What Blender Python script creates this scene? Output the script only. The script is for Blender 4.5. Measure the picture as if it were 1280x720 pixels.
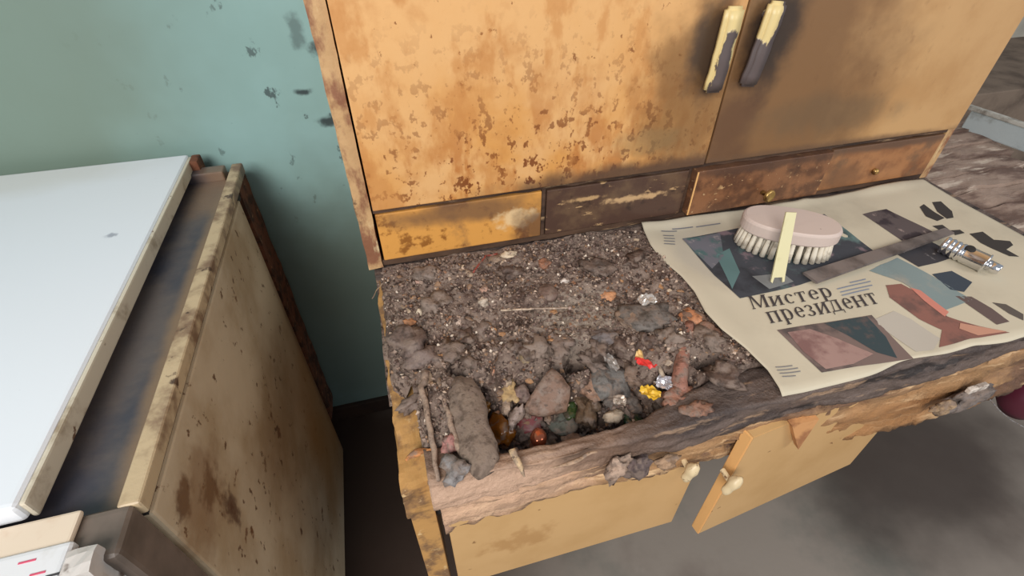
import bpy, bmesh, math, random
from mathutils import Vector, Matrix, noise, Euler
for o in list(bpy.data.objects): bpy.data.objects.remove(o)
S = bpy.context.scene; COL = S.collection
# ------------------------------------------------------------------ camera, world, lights, exposure
CAM = (.046, -.241, .446); CROT = (.8578, .0025, -.2679); F = 616.6
cd = bpy.data.cameras.new('camera'); cam = bpy.data.objects.new('camera', cd); COL.objects.link(cam)
cam.location = CAM; cam.rotation_euler = CROT
cd.sensor_width = 36; cd.lens = 36 * F / 1280; cd.clip_start = .01
S.camera = cam
w = bpy.data.worlds.new('world'); S.world = w; w.use_nodes = True
w.node_tree.nodes['Background'].inputs[0].default_value = (.80, .88, 1.0, 1)
w.node_tree.nodes['Background'].inputs[1].default_value = .30
def area(name, loc, aim, size, energy, col):
    l = bpy.data.lights.new(name, 'AREA'); l.shape = 'RECTANGLE'; l.size = size[0]; l.size_y = size[1]
    l.energy = energy; l.color = col
    o = bpy.data.objects.new(name, l); COL.objects.link(o); o.location = loc
    o.rotation_euler = (Vector(aim) - Vector(loc)).to_track_quat('-Z', 'Y').to_euler()
    return o
area('window_light', (-.75, -1.45, 1.35), (.3, .4, 0), (1.1, 1.0), 40, (1, .97, .93))
area('window_light_beside', (1.9, -1.2, 1.1), (.3, .5, 0), (.9, .9), 12, (1, .96, .9))
S.view_settings.view_transform = 'Standard'; S.view_settings.look = 'None'
S.view_settings.gamma = 1; S.view_settings.use_curve_mapping = False
S.view_settings.exposure = 0.35
# ------------------------------------------------------------------ helpers
R3 = Euler(CROT).to_matrix()
def at(px, py, z=0.0, axis=2):
    """the world point where a sight line meets the plane axis = z"""
    r = R3 @ Vector(((px - 640) / F, (360 - py) / F, -1)); t = (z - CAM[axis]) / r[axis]
    return Vector(CAM) + r * t
def lin(c):
    return tuple((v / 255 / 12.92) if v / 255 <= .04045 else ((v / 255 + .055) / 1.055) ** 2.4 for v in c) + (1,)
def link(name, me, mat=None, parent=None, loc=None, kind=None, label=None, smooth=False):
    o = bpy.data.objects.new(name, me); COL.objects.link(o)
    if mat and not me.materials: me.materials.append(mat)
    if parent is not None:
        o.parent = parent
        if loc is None: o.matrix_parent_inverse = Matrix.Translation(parent.location).inverted()
        else: o.matrix_parent_inverse = Matrix.Translation(parent.location).inverted(); o.location = loc
    elif loc is not None: o.location = loc
    if kind: o['kind'] = kind
    if label: o['label'] = label
    if smooth:
        for p in me.polygons: p.use_smooth = True
    return o
def bm2me(bm, name='m'):
    me = bpy.data.meshes.new(name); bm.normal_update(); bm.to_mesh(me); bm.free(); return me
def empty(name, loc, label, cat, group=None):
    o = bpy.data.objects.new(name, None); COL.objects.link(o); o.location = loc; o.empty_display_size = .02
    return tag(o, label, cat, group)
def tag(o, label, cat, group=None):
    o['label'] = label; o['category'] = cat
    if group: o['group'] = group
    return o
def fbm(v, s, oct=4):
    return noise.fractal(Vector(v) * s, 1.0, 2.0, oct)
def box(x0, x1, y0, y1, z0, z1, bev=.0015, seg=2, sub=0, amp=0, sc=30):
    bm = bmesh.new(); bmesh.ops.create_cube(bm, size=1)
    for v in bm.verts:
        v.co = Vector((x0 + (v.co.x + .5) * (x1 - x0), y0 + (v.co.y + .5) * (y1 - y0), z0 + (v.co.z + .5) * (z1 - z0)))
    if sub:
        dims = (x1 - x0, y1 - y0, z1 - z0); m = max(dims); step = m / sub
        for ax in range(3):
            n = int(dims[ax] / step)
            for i in range(1, n + 1):
                c = [0, 0, 0]; nn = [0, 0, 0]; nn[ax] = 1
                base = (x0, y0, z0)[ax]; c[ax] = base + dims[ax] * i / (n + 1)
                bmesh.ops.bisect_plane(bm, geom=bm.verts[:] + bm.edges[:] + bm.faces[:], plane_co=c, plane_no=nn)
        for v in bm.verts:
            v.co += Vector((fbm(v.co, sc), fbm(v.co + Vector((9, 0, 0)), sc), fbm(v.co + Vector((0, 9, 0)), sc))) * amp
    elif bev:
        bmesh.ops.bevel(bm, geom=bm.edges[:], offset=bev, segments=seg, affect='EDGES', profile=.6)
    return bm2me(bm)
def prism(pts, z0, z1, bev=0):
    """vertical prism over the xy outline"""
    bm = bmesh.new(); vs = [bm.verts.new((p[0], p[1], z0)) for p in pts]; f = bm.faces.new(vs)
    r = bmesh.ops.extrude_face_region(bm, geom=[f])
    for v in r['geom']:
        if isinstance(v, bmesh.types.BMVert): v.co.z = z1
    bmesh.ops.recalc_face_normals(bm, faces=bm.faces[:])
    if bev: bmesh.ops.bevel(bm, geom=bm.edges[:], offset=bev, segments=2, affect='EDGES')
    return bm2me(bm)
def lathe(prof, n=24, sx=1, sy=1):
    bm = bmesh.new(); rings = []
    for r, z in prof:
        rings.append([bm.verts.new((r * math.cos(2 * math.pi * k / n) * sx, r * math.sin(2 * math.pi * k / n) * sy, z)) for k in range(n)])
    for a, b in zip(rings, rings[1:]):
        for k in range(n): bm.faces.new((a[k], a[(k + 1) % n], b[(k + 1) % n], b[k]))
    bm.faces.new(rings[0][::-1]); bm.faces.new(rings[-1])
    bmesh.ops.recalc_face_normals(bm, faces=bm.faces[:])
    return bm2me(bm)
def tube(pts, rads, n=8, flat=1.0):
    bm = bmesh.new(); rings = []; pts = [Vector(p) for p in pts]
    for i, p in enumerate(pts):
        t = (pts[min(i + 1, len(pts) - 1)] - pts[max(i - 1, 0)]).normalized()
        s = t.cross(Vector((0, 0, 1))); s = s.normalized() if s.length > 1e-4 else Vector((1, 0, 0)); u = s.cross(t)
        r = rads[i] if isinstance(rads, (list, tuple)) else rads
        rings.append([bm.verts.new(p + s * r * math.cos(2 * math.pi * k / n) + u * r * flat * math.sin(2 * math.pi * k / n)) for k in range(n)])
    for a, b in zip(rings, rings[1:]):
        for k in range(n): bm.faces.new((a[k], a[(k + 1) % n], b[(k + 1) % n], b[k]))
    bm.faces.new(rings[0][::-1]); bm.faces.new(rings[-1])
    bmesh.ops.recalc_face_normals(bm, faces=bm.faces[:])
    return bm2me(bm)
def rock(sx, sy, sz, seed, rough=.25, sub=2, ang=False):
    bm = bmesh.new(); bmesh.ops.create_icosphere(bm, subdivisions=sub, radius=1)
    o = Vector((seed * 3.7, seed * 1.3, seed * 2.1))
    for v in bm.verts:
        n = v.co.normalized(); k = 1 + rough * noise.noise(n * 1.3 + o) * 1.6 + rough * .7 * noise.noise(n * 3.4 + o) + rough * .35 * noise.noise(n * 8 + o)
        if ang: k = 1 / max(max(abs(n.dot(Vector(noise.random_unit_vector())) ) for _ in (0,)) , 1) * k
        v.co = Vector((n.x * sx, n.y * sy, n.z * sz)) * k
    return bm2me(bm)
# ------------------------------------------------------------------ materials
class NT:
    def __init__(s, name):
        s.m = bpy.data.materials.new(name); s.m.use_nodes = True; s.t = s.m.node_tree; s.b = s.t.nodes['Principled BSDF']
        s.pos = s.t.nodes.new('ShaderNodeNewGeometry').outputs['Position']
    def n(s, ty, **k):
        d = s.t.nodes.new(ty)
        for a, b in k.items(): setattr(d, a, b)
        return d
    def l(s, a, b): s.t.links.new(a, b)
    def mapped(s, scale=(1, 1, 1), src=None):
        m = s.n('ShaderNodeMapping'); m.inputs['Scale'].default_value = scale; s.l(src or s.pos, m.inputs[0]); return m.outputs[0]
    def noise(s, sc, detail=4, rough=.55, stretch=(1, 1, 1), src=None, dist=0):
        d = s.n('ShaderNodeTexNoise'); d.inputs['Scale'].default_value = sc; d.inputs['Detail'].default_value = detail
        d.inputs['Roughness'].default_value = rough; d.inputs['Distortion'].default_value = dist
        s.l(s.mapped(stretch, src), d.inputs['Vector']); return d.outputs['Fac']
    def ramp(s, x, lo, hi):
        d = s.n('ShaderNodeMapRange'); d.interpolation_type = 'SMOOTHSTEP'
        d.inputs[1].default_value = lo; d.inputs[2].default_value = hi; s.l(x, d.inputs[0]); return d.outputs[0]
    def math(s, op, a, b=None, c=None):
        d = s.n('ShaderNodeMath', operation=op)
        for i, v in enumerate((a, b, c)):
            if v is None: continue
            if isinstance(v, (int, float)): d.inputs[i].default_value = v
            else: s.l(v, d.inputs[i])
        return d.outputs[0]
    def mix(s, fac, a, b):
        d = s.n('ShaderNodeMix', data_type='RGBA')
        s.l(fac, d.inputs[0]) if not isinstance(fac, (int, float)) else setattr(d.inputs[0], 'default_value', fac)
        for i, v in ((6, a), (7, b)):
            if isinstance(v, tuple): d.inputs[i].default_value = v
            else: s.l(v, d.inputs[i])
        return d.outputs[2]
    def blob(s, c, r, edge=.5, wob=.5, wsc=25):
        """a stain or patch of painted shade: 1 near the point c falling to 0 at radius r (xyz radii), outline broken up by noise"""
        sub = s.n('ShaderNodeVectorMath', operation='SUBTRACT'); s.l(s.pos, sub.inputs[0]); sub.inputs[1].default_value = c
        dv = s.n('ShaderNodeVectorMath', operation='DIVIDE'); s.l(sub.outputs[0], dv.inputs[0]); dv.inputs[1].default_value = r if isinstance(r, tuple) else (r, r, r)
        le = s.n('ShaderNodeVectorMath', operation='LENGTH'); s.l(dv.outputs[0], le.inputs[0])
        nn = s.noise(wsc, 4)
        d = s.math('ADD', le.outputs['Value'], s.math('MULTIPLY', s.math('SUBTRACT', nn, .5), wob * 2))
        return s.math('SUBTRACT', 1.0, s.ramp(d, 1 - edge, 1 + edge * .3))
    def bump(s, h, strength, dist=.002):
        d = s.n('ShaderNodeBump'); d.inputs['Strength'].default_value = strength; d.inputs['Distance'].default_value = dist
        s.l(h, d.inputs['Height']); s.l(d.outputs[0], s.b.inputs['Normal'])
def surf(name, base, layers=(), blobs=(), rough=.6, metal=0, bump=0, bsc=60, spec=.5, trans=0, bdist=.002):
    """layers: (colour, scale, lo, hi, stretch, opacity); blobs: (colour, centre, radii, opacity[, wobble, wscale])"""
    t = NT(name); c = lin(base)
    for L in layers:
        col, sc, lo, hi = L[:4]; st = L[4] if len(L) > 4 else (1, 1, 1); op = L[5] if len(L) > 5 else 1
        f = t.ramp(t.noise(sc, 5, .6, st), lo, hi)
        if len(L) > 6:
            f = t.math('MULTIPLY', f, t.blob(L[6][0], L[6][1], 1.0, .3, 12))
        c = t.mix(t.math('MULTIPLY', f, op), c, lin(col))
    for B in blobs:
        col, ce, r, op = B[:4]; wob = B[4] if len(B) > 4 else .5; ws = B[5] if len(B) > 5 else 25
        c = t.mix(t.math('MULTIPLY', t.blob(ce, r, .6, wob, ws), op), c, lin(col))
    if isinstance(c, tuple): t.b.inputs['Base Color'].default_value = c
    else: t.l(c, t.b.inputs['Base Color'])
    t.b.inputs['Roughness'].default_value = rough; t.b.inputs['Metallic'].default_value = metal
    t.b.inputs['Specular IOR Level'].default_value = spec
    if trans: t.b.inputs['Transmission Weight'].default_value = trans
    if bump: t.bump(t.noise(bsc, 6, .65), bump, bdist)
    return t.m
M = {}
M['wall'] = surf('teal_wall_paint', (150, 186, 184), [((126, 156, 148), 3, .35, .7, (1, 1, 1), .5), ((56, 68, 70), 34, .63, .68, (1, 1, .7), .85, ((-.05, .6, .2), (.32, .3, .32))), ((150, 180, 172), 40, .55, .8, (1, 1, .3), .25)],
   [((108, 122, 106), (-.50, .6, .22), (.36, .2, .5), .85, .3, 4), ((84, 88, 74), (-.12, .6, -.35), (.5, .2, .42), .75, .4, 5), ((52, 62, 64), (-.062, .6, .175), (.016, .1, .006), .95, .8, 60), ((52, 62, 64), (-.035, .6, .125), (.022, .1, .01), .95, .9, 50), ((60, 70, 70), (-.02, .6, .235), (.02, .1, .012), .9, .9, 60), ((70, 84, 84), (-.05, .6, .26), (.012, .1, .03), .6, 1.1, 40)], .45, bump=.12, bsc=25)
M['wall_grey'] = surf('grey_plaster', (176, 172, 160), [((130, 126, 116), 6, .4, .75, (1, 1, 1), .5)], (), .8, bump=.2)
M['floor'] = surf('worn_painted_floor_with_shade', (142, 132, 122), [((88, 96, 90), 4, .45, .7, (1, 1, 1), .6), ((88, 70, 62), 3, .5, .75, (1, 1, 1), .6), ((160, 150, 140), 14, .62, .8, (1, 1, 1), .4)],
   [((48, 28, 16), (-.2, .3, -.64), (.5, .6, .3), .95, .3, 6), ((62, 52, 46), (1.12, .12, -.64), (.40, .26, .3), .9, .4, 5), ((176, 164, 150), (.18, .0, -.64), (.10, .08, .1), .5, .5, 8)], .7, bump=.25, bsc=30)  # dark right-hand patch: shade under the worktop overhang, painted into the floor colour
M['brown_ledge'] = surf('dusty_brown_ledge', (120, 104, 90), [((80, 66, 56), 12, .4, .7)], (), .8, bump=.3)
spots = [((122, 62, 18), 90, .61, .68, (1, 1, 1), .9, ((.25, .345, .12), (.38, .3, .26)))]
M['door_left'] = surf('varnished_hardboard_left', (224, 174, 116),
   [((210, 144, 66), 9, .35, .65, (1, 1, 1), .8, ((.22, .345, .13), (.40, .3, .20))), ((176, 104, 42), 40, .46, .64, (1, 1, .4), .85, ((.22, .345, .12), (.38, .3, .14))),
    ((116, 56, 18), 85, .555, .615, (1, 1, .8), .95, ((.22, .345, .11), (.42, .3, .20))), ((126, 70, 28), 80, .65, .69, (1, 1, .8), .8), ((196, 134, 74), 26, .5, .62, (1, 1, .5), .6),
    ((184, 120, 60), 20, .5, .75, (1, 1, 1), .5)],
   [((112, 78, 44), (.46, .345, .20), (.10, .3, .16), .75, .5, 22), ((74, 58, 46), (.462, .345, .27), (.035, .3, .075), .95, .5, 30), ((130, 108, 74), (.40, .345, .15), (.06, .3, .025), .5, .7, 30),
    ((92, 68, 52), (.40, .345, .100), (.26, .3, .028), .95, .5, 22), ((100, 76, 56), (.1, .345, .094), (.2, .3, .008), .8, .4, 40)], .42, bump=.25, bsc=90, bdist=.001)
M['door_right'] = surf('varnished_hardboard_right', (198, 156, 106),
   [((176, 130, 80), 10, .4, .7, (1, 1, 1), .6), ((112, 70, 40), 50, .6, .7, (1, 1, .7), .6, ((.62, .345, .2), (.3, .3, .2)))],
   [((122, 88, 56), (.60, .345, .20), (.20, .3, .26), .92, .5, 14), ((58, 46, 38), (.552, .345, .28), (.045, .3, .10), .97, .5, 26), ((92, 64, 46), (.53, .345, .15), (.05, .3, .10), .7, .6, 26), ((108, 86, 62), (.70, .345, .16), (.14, .3, .035), .6, .7, 20), ((104, 78, 58), (.7, .345, .10), (.35, .3, .014), .8, .4, 30)], .42, bump=.25, bsc=90, bdist=.001)
M['frame'] = surf('peeling_edge_wood', (196, 158, 112), [((138, 92, 66), 34, .42, .6, (1, 1, .5)), ((228, 206, 160), 60, .58, .7, (1, 1, .4), .7), ((92, 66, 50), 22, .62, .72)], (), .7, bump=.6, bsc=80)
M['rail'] = surf('grimy_rail', (96, 72, 56), [((60, 44, 36), 20, .4, .65, (.3, 1, 1)), ((168, 138, 104), 42, .60, .68, (.3, 1, 2), .8)], (), .6, bump=.5)
M['drawer_a'] = surf('drawer_orange', (218, 156, 78), [((150, 96, 40), 50, .52, .66), ((110, 80, 62), 12, .55, .7, (1, 1, 1), .8)],
   [((120, 88, 62), (.14, .34, .075), (.13, .3, .022), .85, .5, 30), ((232, 200, 152), (.215, .34, .05), (.035, .3, .018), .85, 1.2, 60), ((96, 66, 50), (.245, .34, .03), (.04, .3, .04), .8, .6, 40), ((140, 96, 70), (.1, .34, .006), (.2, .3, .009), .9, .3, 30)], .5, bump=.5, bsc=100, bdist=.001)
M['drawer_b'] = surf('drawer_dark', (84, 62, 52), [((110, 86, 66), 18, .45, .7), ((54, 40, 36), 25, .55, .7), ((196, 160, 116), 90, .62, .67, (.4, 1, 1.4), .8)],
   [((214, 176, 130), (.40, .34, .055), (.055, .3, .006), .8, 1.3, 80), ((206, 168, 120), (.32, .34, .066), (.03, .3, .004), .8, 1.0, 80)], .38, bump=.5, bsc=80, bdist=.001)
M['drawer_c'] = surf('drawer_brown', (140, 96, 66), [((98, 66, 48), 26, .42, .62), ((206, 166, 118), 70, .64, .70, (.6, 1, 1.2), .85), ((76, 52, 42), 14, .52, .68), ((214, 180, 136), 130, .64, .69, (1, 1, 1), .7)], [((86, 62, 50), (.62, .345, .086), (.2, .3, .012), .85, .6, 40)], .36, bump=.6, bsc=90, bdist=.001)
M['drawer_d'] = surf('drawer_tan', (166, 116, 76), [((132, 88, 58), 20, .42, .65), ((100, 80, 64), 12, .50, .66, (1, 1, 1), .75)], [((96, 74, 60), (.87, .345, .086), (.2, .3, .012), .85, .6, 40), ((110, 76, 54), (.79, .345, .03), (.05, .3, .04), .7, .7, 30)], .4, bump=.3, bsc=80, bdist=.001)
M['cream_paint'] = surf('chipped_cream_paint', (234, 212, 150), [((82, 70, 66), 38, .50, .53, (1, 1, .6))], (), .45, bump=.5)
M['grey_handle'] = surf('cream_mostly_worn', (238, 214, 150), [((92, 80, 74), 26, .40, .44, (1, 1, .5))], (), .4, bump=.5)
M['knob'] = surf('old_cream_knob', (218, 196, 156), [((120, 86, 62), 60, .56, .62)], (), .4, bump=.3)
M['brass'] = surf('dull_brass', (196, 160, 96), [((110, 78, 44), 80, .5, .65)], (), .35, .6)
M['top_dark'] = surf('greasy_worktop', (108, 92, 84), [((70, 58, 54), 26, .42, .60, (.2, 1, 1)), ((164, 134, 108), 60, .57, .66, (.18, 1, 1), .8), ((46, 38, 36), 46, .56, .66, (.2, 1, 1))],
   [((150, 116, 92), (.1, 0, -.02), (.2, .08, .06), .5, .4, 12), ((204, 168, 142), (.07, -.01, -.03), (.15, .035, .05), .85, .7, 30)], .5, bump=1, bsc=120, bdist=.004)
M['apron'] = surf('torn_front_wood', (172, 132, 92), [((112, 82, 64), 15, .42, .62, (.25, 1, 1)), ((222, 186, 142), 44, .55, .68, (.2, 1, 1.5), .9), ((88, 66, 58), 22, .6, .7, (.4, 1, 1))],
   [((214, 176, 148), (.09, 0, -.07), (.15, .08, .08), .7, .6, 30), ((170, 116, 66), (.62, 0, -.14), (.2, .1, .07), .6, .5, 20)], .65, bump=1, bsc=60, bdist=.005)
M['side_panel'] = surf('side_panel_wood', (188, 142, 84), [((128, 96, 66), 28, .45, .62), ((214, 180, 130), 60, .6, .7), ((86, 66, 50), 18, .6, .72)], (), .6, bump=.5)
M['low_door'] = surf('tan_hardboard', (204, 164, 112), [((176, 134, 78), 7, .4, .75, (1, 1, 1), .5), ((116, 76, 40), 40, .70, .73, (1, 1, 1), .8)], [((160, 112, 58), (.13, 0, -.21), (.05, .1, .03), .5, 1.2, 50)], .5, bump=.1)
M['door_edge'] = surf('raw_and_lit_edge', (232, 180, 116), [((190, 136, 82), 30, .5, .7, (1, 1, .3))], (), .6)
M['dark'] = surf('dark_inside', (40, 36, 34), (), (), .8)
M['enamel'] = surf('white_enamel', (226, 230, 236), [((150, 150, 160), 60, .73, .76, (1, 1, 1), .8)], [((130, 134, 150), (-.29, .36, .105), (.008, .006, .05), .7, .7, 200), ((206, 204, 196), (-.5, .55, .1), (.2, .06, .1), .5, .4, 10)], .22, spec=.5)
M['enamel_edge'] = surf('yellowed_enamel_edge', (206, 196, 176), [((150, 132, 108), 24, .5, .7), ((110, 84, 64), 60, .66, .7)], (), .35)
M['rim'] = surf('greasy_stove_rim', (190, 168, 134), [((124, 98, 76), 20, .42, .62), ((84, 64, 50), 50, .6, .68)], (), .45, bump=.4)
M['hob'] = surf('greasy_hob', (92, 84, 82), [((62, 62, 72), 8, .4, .6), ((128, 106, 88), 18, .58, .72)], [((124, 100, 80), (-.2, .5, .08), (.05, .09, .1), .9, .4, 20), ((132, 108, 84), (-.192, .25, .08), (.018, .4, .1), .9, .4, 20)], .35, bump=.3)
M['stove_side'] = surf('stained_stove_side', (196, 178, 150), [((160, 134, 100), 7, .4, .68, (1, 1, 1), .8), ((96, 66, 44), 62, .62, .67, (1, 1, .8), .9), ((110, 74, 46), 26, .64, .70, (1, 1, 1), .85)],
   [((80, 54, 40), at(232, 628, -.175, 0), (.1, .022, .016), .85, 1.3, 60), ((80, 54, 40), at(262, 606, -.175, 0), (.1, .024, .02), .85, 1.3, 60), ((86, 58, 42), at(286, 630, -.175, 0), (.1, .016, .032), .85, 1.3, 60), ((130, 96, 64), at(255, 620, -.175, 0), (.1, .06, .05), .6, .9, 30), ((168, 116, 50), (-.175, .45, -.4), (.1, .2, .25), .7, .4, 8), ((110, 70, 34), (-.175, .49, -.3), (.1, .03, .4), .8, .5, 14)], .45, bump=.2)
M['stove_front'] = surf('greasy_stove_frame', (116, 102, 92), [((88, 78, 70), 12, .4, .7)], (), .45)
M['panel_white'] = surf('white_control_panel', (222, 222, 224), [((180, 172, 160), 20, .6, .75, (1, 1, 1), .6)], (), .35)
M['rust'] = surf('rusty_dirt', (112, 68, 46), [((70, 44, 32), 40, .45, .6), ((160, 120, 84), 60, .6, .7)], (), .9, bump=1, bsc=120)
M['red'] = surf('faded_red_print', (206, 84, 110), (), (), .5)
M['ink'] = surf('dark_ink', (62, 60, 62), (), (), .8)
M['brush_wood'] = surf('pinkish_varnished_wood', (206, 188, 178), [((186, 164, 154), 22, .5, .75, (.3, 1, 1), .7), ((130, 110, 104), 120, .7, .73)], (), .5, bump=.1)
M['bristle'] = surf('cream_bristles', (226, 216, 198), [((180, 168, 150), 80, .5, .7)], (), .7)
M['cream_plastic'] = surf('cream_plastic', (216, 208, 166), [((196, 182, 136), 30, .55, .8)], (), .4)
M['chrome'] = surf('chrome_plate', (226, 226, 228), (), (), .16, 1)
M['steel'] = surf('dull_steel', (134, 124, 120), [((84, 76, 74), 20, .4, .7)], (), .5, .35)
M['paper'] = surf('yellowed_newsprint', (202, 192, 170), [((184, 174, 154), 9, .45, .75, (1, 1, 1), .8), ((176, 168, 152), 5, .6, .8, (1, 1, 1), .5)], [((176, 170, 160), (.47, .24, .0), (.05, .08, .1), .5, .5, 20)], .85, spec=.2)
# ------------------------------------------------------------------ setting
WY = .6; FZ = -.64
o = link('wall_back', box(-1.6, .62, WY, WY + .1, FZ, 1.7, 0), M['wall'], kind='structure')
o = link('wall_right', box(.62, 3.0, WY + .35, WY + .45, FZ, 1.7, 0), M['wall_grey'], kind='structure')
o = link('trim_1', box(.6, 3.0, WY, WY + .36, FZ, .03, .003), M['brown_ledge'], kind='structure')
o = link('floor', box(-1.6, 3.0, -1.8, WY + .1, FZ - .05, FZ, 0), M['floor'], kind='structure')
o = link('baseboard_back', box(-1.6, .6, WY - .012, WY, FZ, FZ + .045, .002), surf('dark_baseboard', (58, 40, 28), [((36, 24, 18), 12, .4, .7)], (), .6), kind='structure')
# ------------------------------------------------------------------ lower cabinet
base = empty('base_cabinet', (.5, .3, FZ), 'battered low kitchen cabinet with filthy sunken worktop and tan doors', 'cabinet')
T = .018
def rough_bar(x0, x1, n, prof, yf, dep, amp, sc, ztop=lambda x: 0):
    """long bar along x whose front face is broken wood; prof(x) gives the lower edge"""
    bm = bmesh.new(); rows = []
    m = 14
    for i in range(n + 1):
        x = x0 + (x1 - x0) * i / n; zt = ztop(x); zb = prof(x); ring = []
        for k in range(m + 1):
            z = zt + (zb - zt) * k / m
            d = fbm((x * .35, 0, z * 2.2), sc, 5) * amp + fbm((x * .12, 5, z), 150, 3) * .0018 + max(0, fbm((x, 2, z), 45, 4)) * .004
            ring.append(bm.verts.new((x, yf(x, k / m) + d, z + fbm((x, 3, z), sc * 1.5) * amp * .35)))
        depth = dep(x) if callable(dep) else dep
        depth += .003 * noise.noise(Vector((x * 60, 4, 4)))
        ring.append(bm.verts.new((x, yf(x, 1) + depth, zb)))
        ring.append(bm.verts.new((x, yf(x, 0) + depth, zt + fbm((x, 7, 0), sc) * amp * .2)))
        for q in (.88, .75, .62, .5, .38, .25, .12):
            ring.append(bm.verts.new((x, yf(x, 0) + depth * q, zt + .0012 + fbm((x * .4, 7, q * .1), sc) * amp * .55 + fbm((x * .3, 9, q * .05), 110, 4) * .0022)))
        rows.append(ring)
    for a, b in zip(rows, rows[1:]):
        L = len(a)
        for k in range(L): bm.faces.new((a[k], b[k], b[(k + 1) % L], a[(k + 1) % L]))
    bm.faces.new(rows[0]); bm.faces.new(rows[-1][::-1])
    bmesh.ops.recalc_face_normals(bm, faces=bm.faces[:])
    return bm2me(bm)
def interp(tab):
    def f(x):
        for (a, u), (b, v) in zip(tab, tab[1:]):
            if x <= b: return u + (v - u) * max(0, (x - a) / (b - a))
        return tab[-1][1]
    return f
link('worktop', box(.43, 1.0, .04, WY, -.045, 0, .002), M['top_dark'], base)
link('worktop', box(.0, .43, .335, WY, -.045, -.001, .002), M['top_dark'], base, label='strip of worktop left whole behind the hole')
link('sunken_board', box(.02, .43, .02, .336, -.098, -.086, .001), M['dark'], base)
rail_depth = interp([(.03, .045), (.075, .040), (.10, .020), (.20, .016), (.26, .020), (.31, .034), (.36, .046), (1.0, .052)])
link('front_rail', rough_bar(.03, 1.0, 240, lambda x: -.04, lambda x, k: -.006 + .004 * abs(k - .5), rail_depth, .007, 16), M['top_dark'], base, smooth=True)
bot = interp([(.03, -.128), (.10, -.122), (.2, -.108), (.3, -.118), (.414, -.128), (.5, -.15), (.6, -.178), (.69, -.19), (.85, -.185), (1.0, -.175)])
link('apron', rough_bar(.036, 1.0, 260, lambda x: bot(x) + .006 * noise.noise(Vector((x * 40, 0, 0))), lambda x, k: -.002 + .012 * k, .012, .010, 22, lambda x: -.036), M['apron'], base, smooth=True)
link('side_panel', box(.002, .030, .012, .345, -.075, -.010, .001, sub=60, amp=.004, sc=24), M['side_panel'], base, label='splintered orange top edge of the side panel')
link('side_panel', box(.004, .030, .014, .585, -.31, -.072, .001), M['side_panel'], base)
link('side_panel', box(.682, .70, .03, .585, -.31, -.19, .001), M['low_door'], base)
for x in (.02, .66):
    link('leg', box(x, x + .03, .53, .56, FZ, -.31, .002), M['rail'], base)
link('bracket', box(.955, .985, .40, .6, -.10, -.045, .002), M['rail'], base)
# doors
def low_door(a, b, z0, z1, th):
    """upright board from plan point a to b"""
    a = Vector(a); b = Vector(b); d = (b - a).normalized(); n = Vector((d.y, -d.x)) * -th
    me = prism([a, b, b + n, a + n], z0, z1, .0008)
    return me
d1 = link('door', low_door((.040, .014), (.362, .014), -.302, -.05, .014), M['low_door'], base, label='closed left door of the lower cabinet')
d2 = link('door', low_door((.392, -.012), (.690, .020), -.302, -.05, .014), M['low_door'], base, label='right door standing ajar')
link('edge_strip', low_door((.3895, -.0125), (.3925, -.012), -.302, -.05, .014), M['door_edge'], d2)
def knob_me(s=1.0):
    bm = bmesh.new(); bmesh.ops.create_icosphere(bm, subdivisions=3, radius=1)
    for v in bm.verts:
        c = v.co.copy(); waist = 1 - .28 * math.exp(-((c.z + .25) / .35) ** 2)
        v.co = Vector((c.x * .0085 * waist * s, c.y * .008 * waist * s, c.z * .017 * s)) * (1 + .14 * noise.noise(c * 1.7))
    return bm2me(bm)
for p, d, y in (((863, 590), d1, -.008), ((915, 606), d2, -.028)):
    c = at(p[0], p[1], y, 1)
    k = link('knob', knob_me(), M['knob'], d, loc=c, smooth=True); k.rotation_euler = (0, .25 if d is d1 else .45, 0)
    k.matrix_parent_inverse = d.matrix_parent_inverse @ Matrix() if False else Matrix.Identity(4)
    k['label'] = 'chipped cream knob'
    s = link('knob_stem', tube([(c.x, c.y, c.z), (c.x, c.y + .02, c.z)], .0035), M['knob'], k)
    s.parent = d; s.matrix_parent_inverse = Matrix.Identity(4)
# hanging splinter on the apron and torn strip along the rail
pts = [at(990, 532, -.012, 1), at(1024, 524, -.012, 1), at(998, 562, -.014, 1)]
bm = bmesh.new(); vs = [bm.verts.new(p) for p in pts] + [bm.verts.new(p + Vector((0, .008, 0))) for p in pts]
bm.faces.new(vs[:3]); bm.faces.new(vs[3:][::-1])
for i in range(3): bm.faces.new((vs[i], vs[3 + i], vs[3 + (i + 1) % 3], vs[(i + 1) % 3]))
bmesh.ops.recalc_face_normals(bm, faces=bm.faces[:])
link('hanging_splinter', bm2me(bm), surf('fresh_splinter', (206, 150, 98), [((160, 108, 70), 40, .45, .65)], (), .6), base)
# ------------------------------------------------------------------ upper cabinet
up = empty('upper_cabinet', (.5, .47, .003), 'tall orange hardboard cabinet with two doors above four small drawers', 'cabinet')
U0 = .352; UT = 1.05
link('side_panel', box(-.006, .014, U0 - .006, WY, .003, UT, .001, sub=90, amp=.0018, sc=26), M['frame'], up)
link('side_panel', box(.984, 1.000, U0 - .002, WY, .003, UT, .001), M['frame'], up)
link('back_panel', box(.014, .984, WY - .012, WY - .002, .003, UT, 0), M['dark'], up)
link('top_panel', box(.014, .984, U0, WY - .012, UT - .018, UT, .001), M['frame'], up)
link('rail', box(.014, .984, U0 - .001, WY - .012, .091, .104, .001, sub=160, amp=.0015, sc=30), M['rail'], up, label='dark greasy shelf edge under the doors')
link('bottom_panel', box(.014, .984, U0 - .001, WY - .012, .003, .012, .001, sub=160, amp=.001, sc=30), M['rail'], up)
for x in (.2525, .489, .7445): link('divider', box(x, x + .006, U0, WY - .012, .012, .091, .0005), M['rail'], up)
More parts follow.
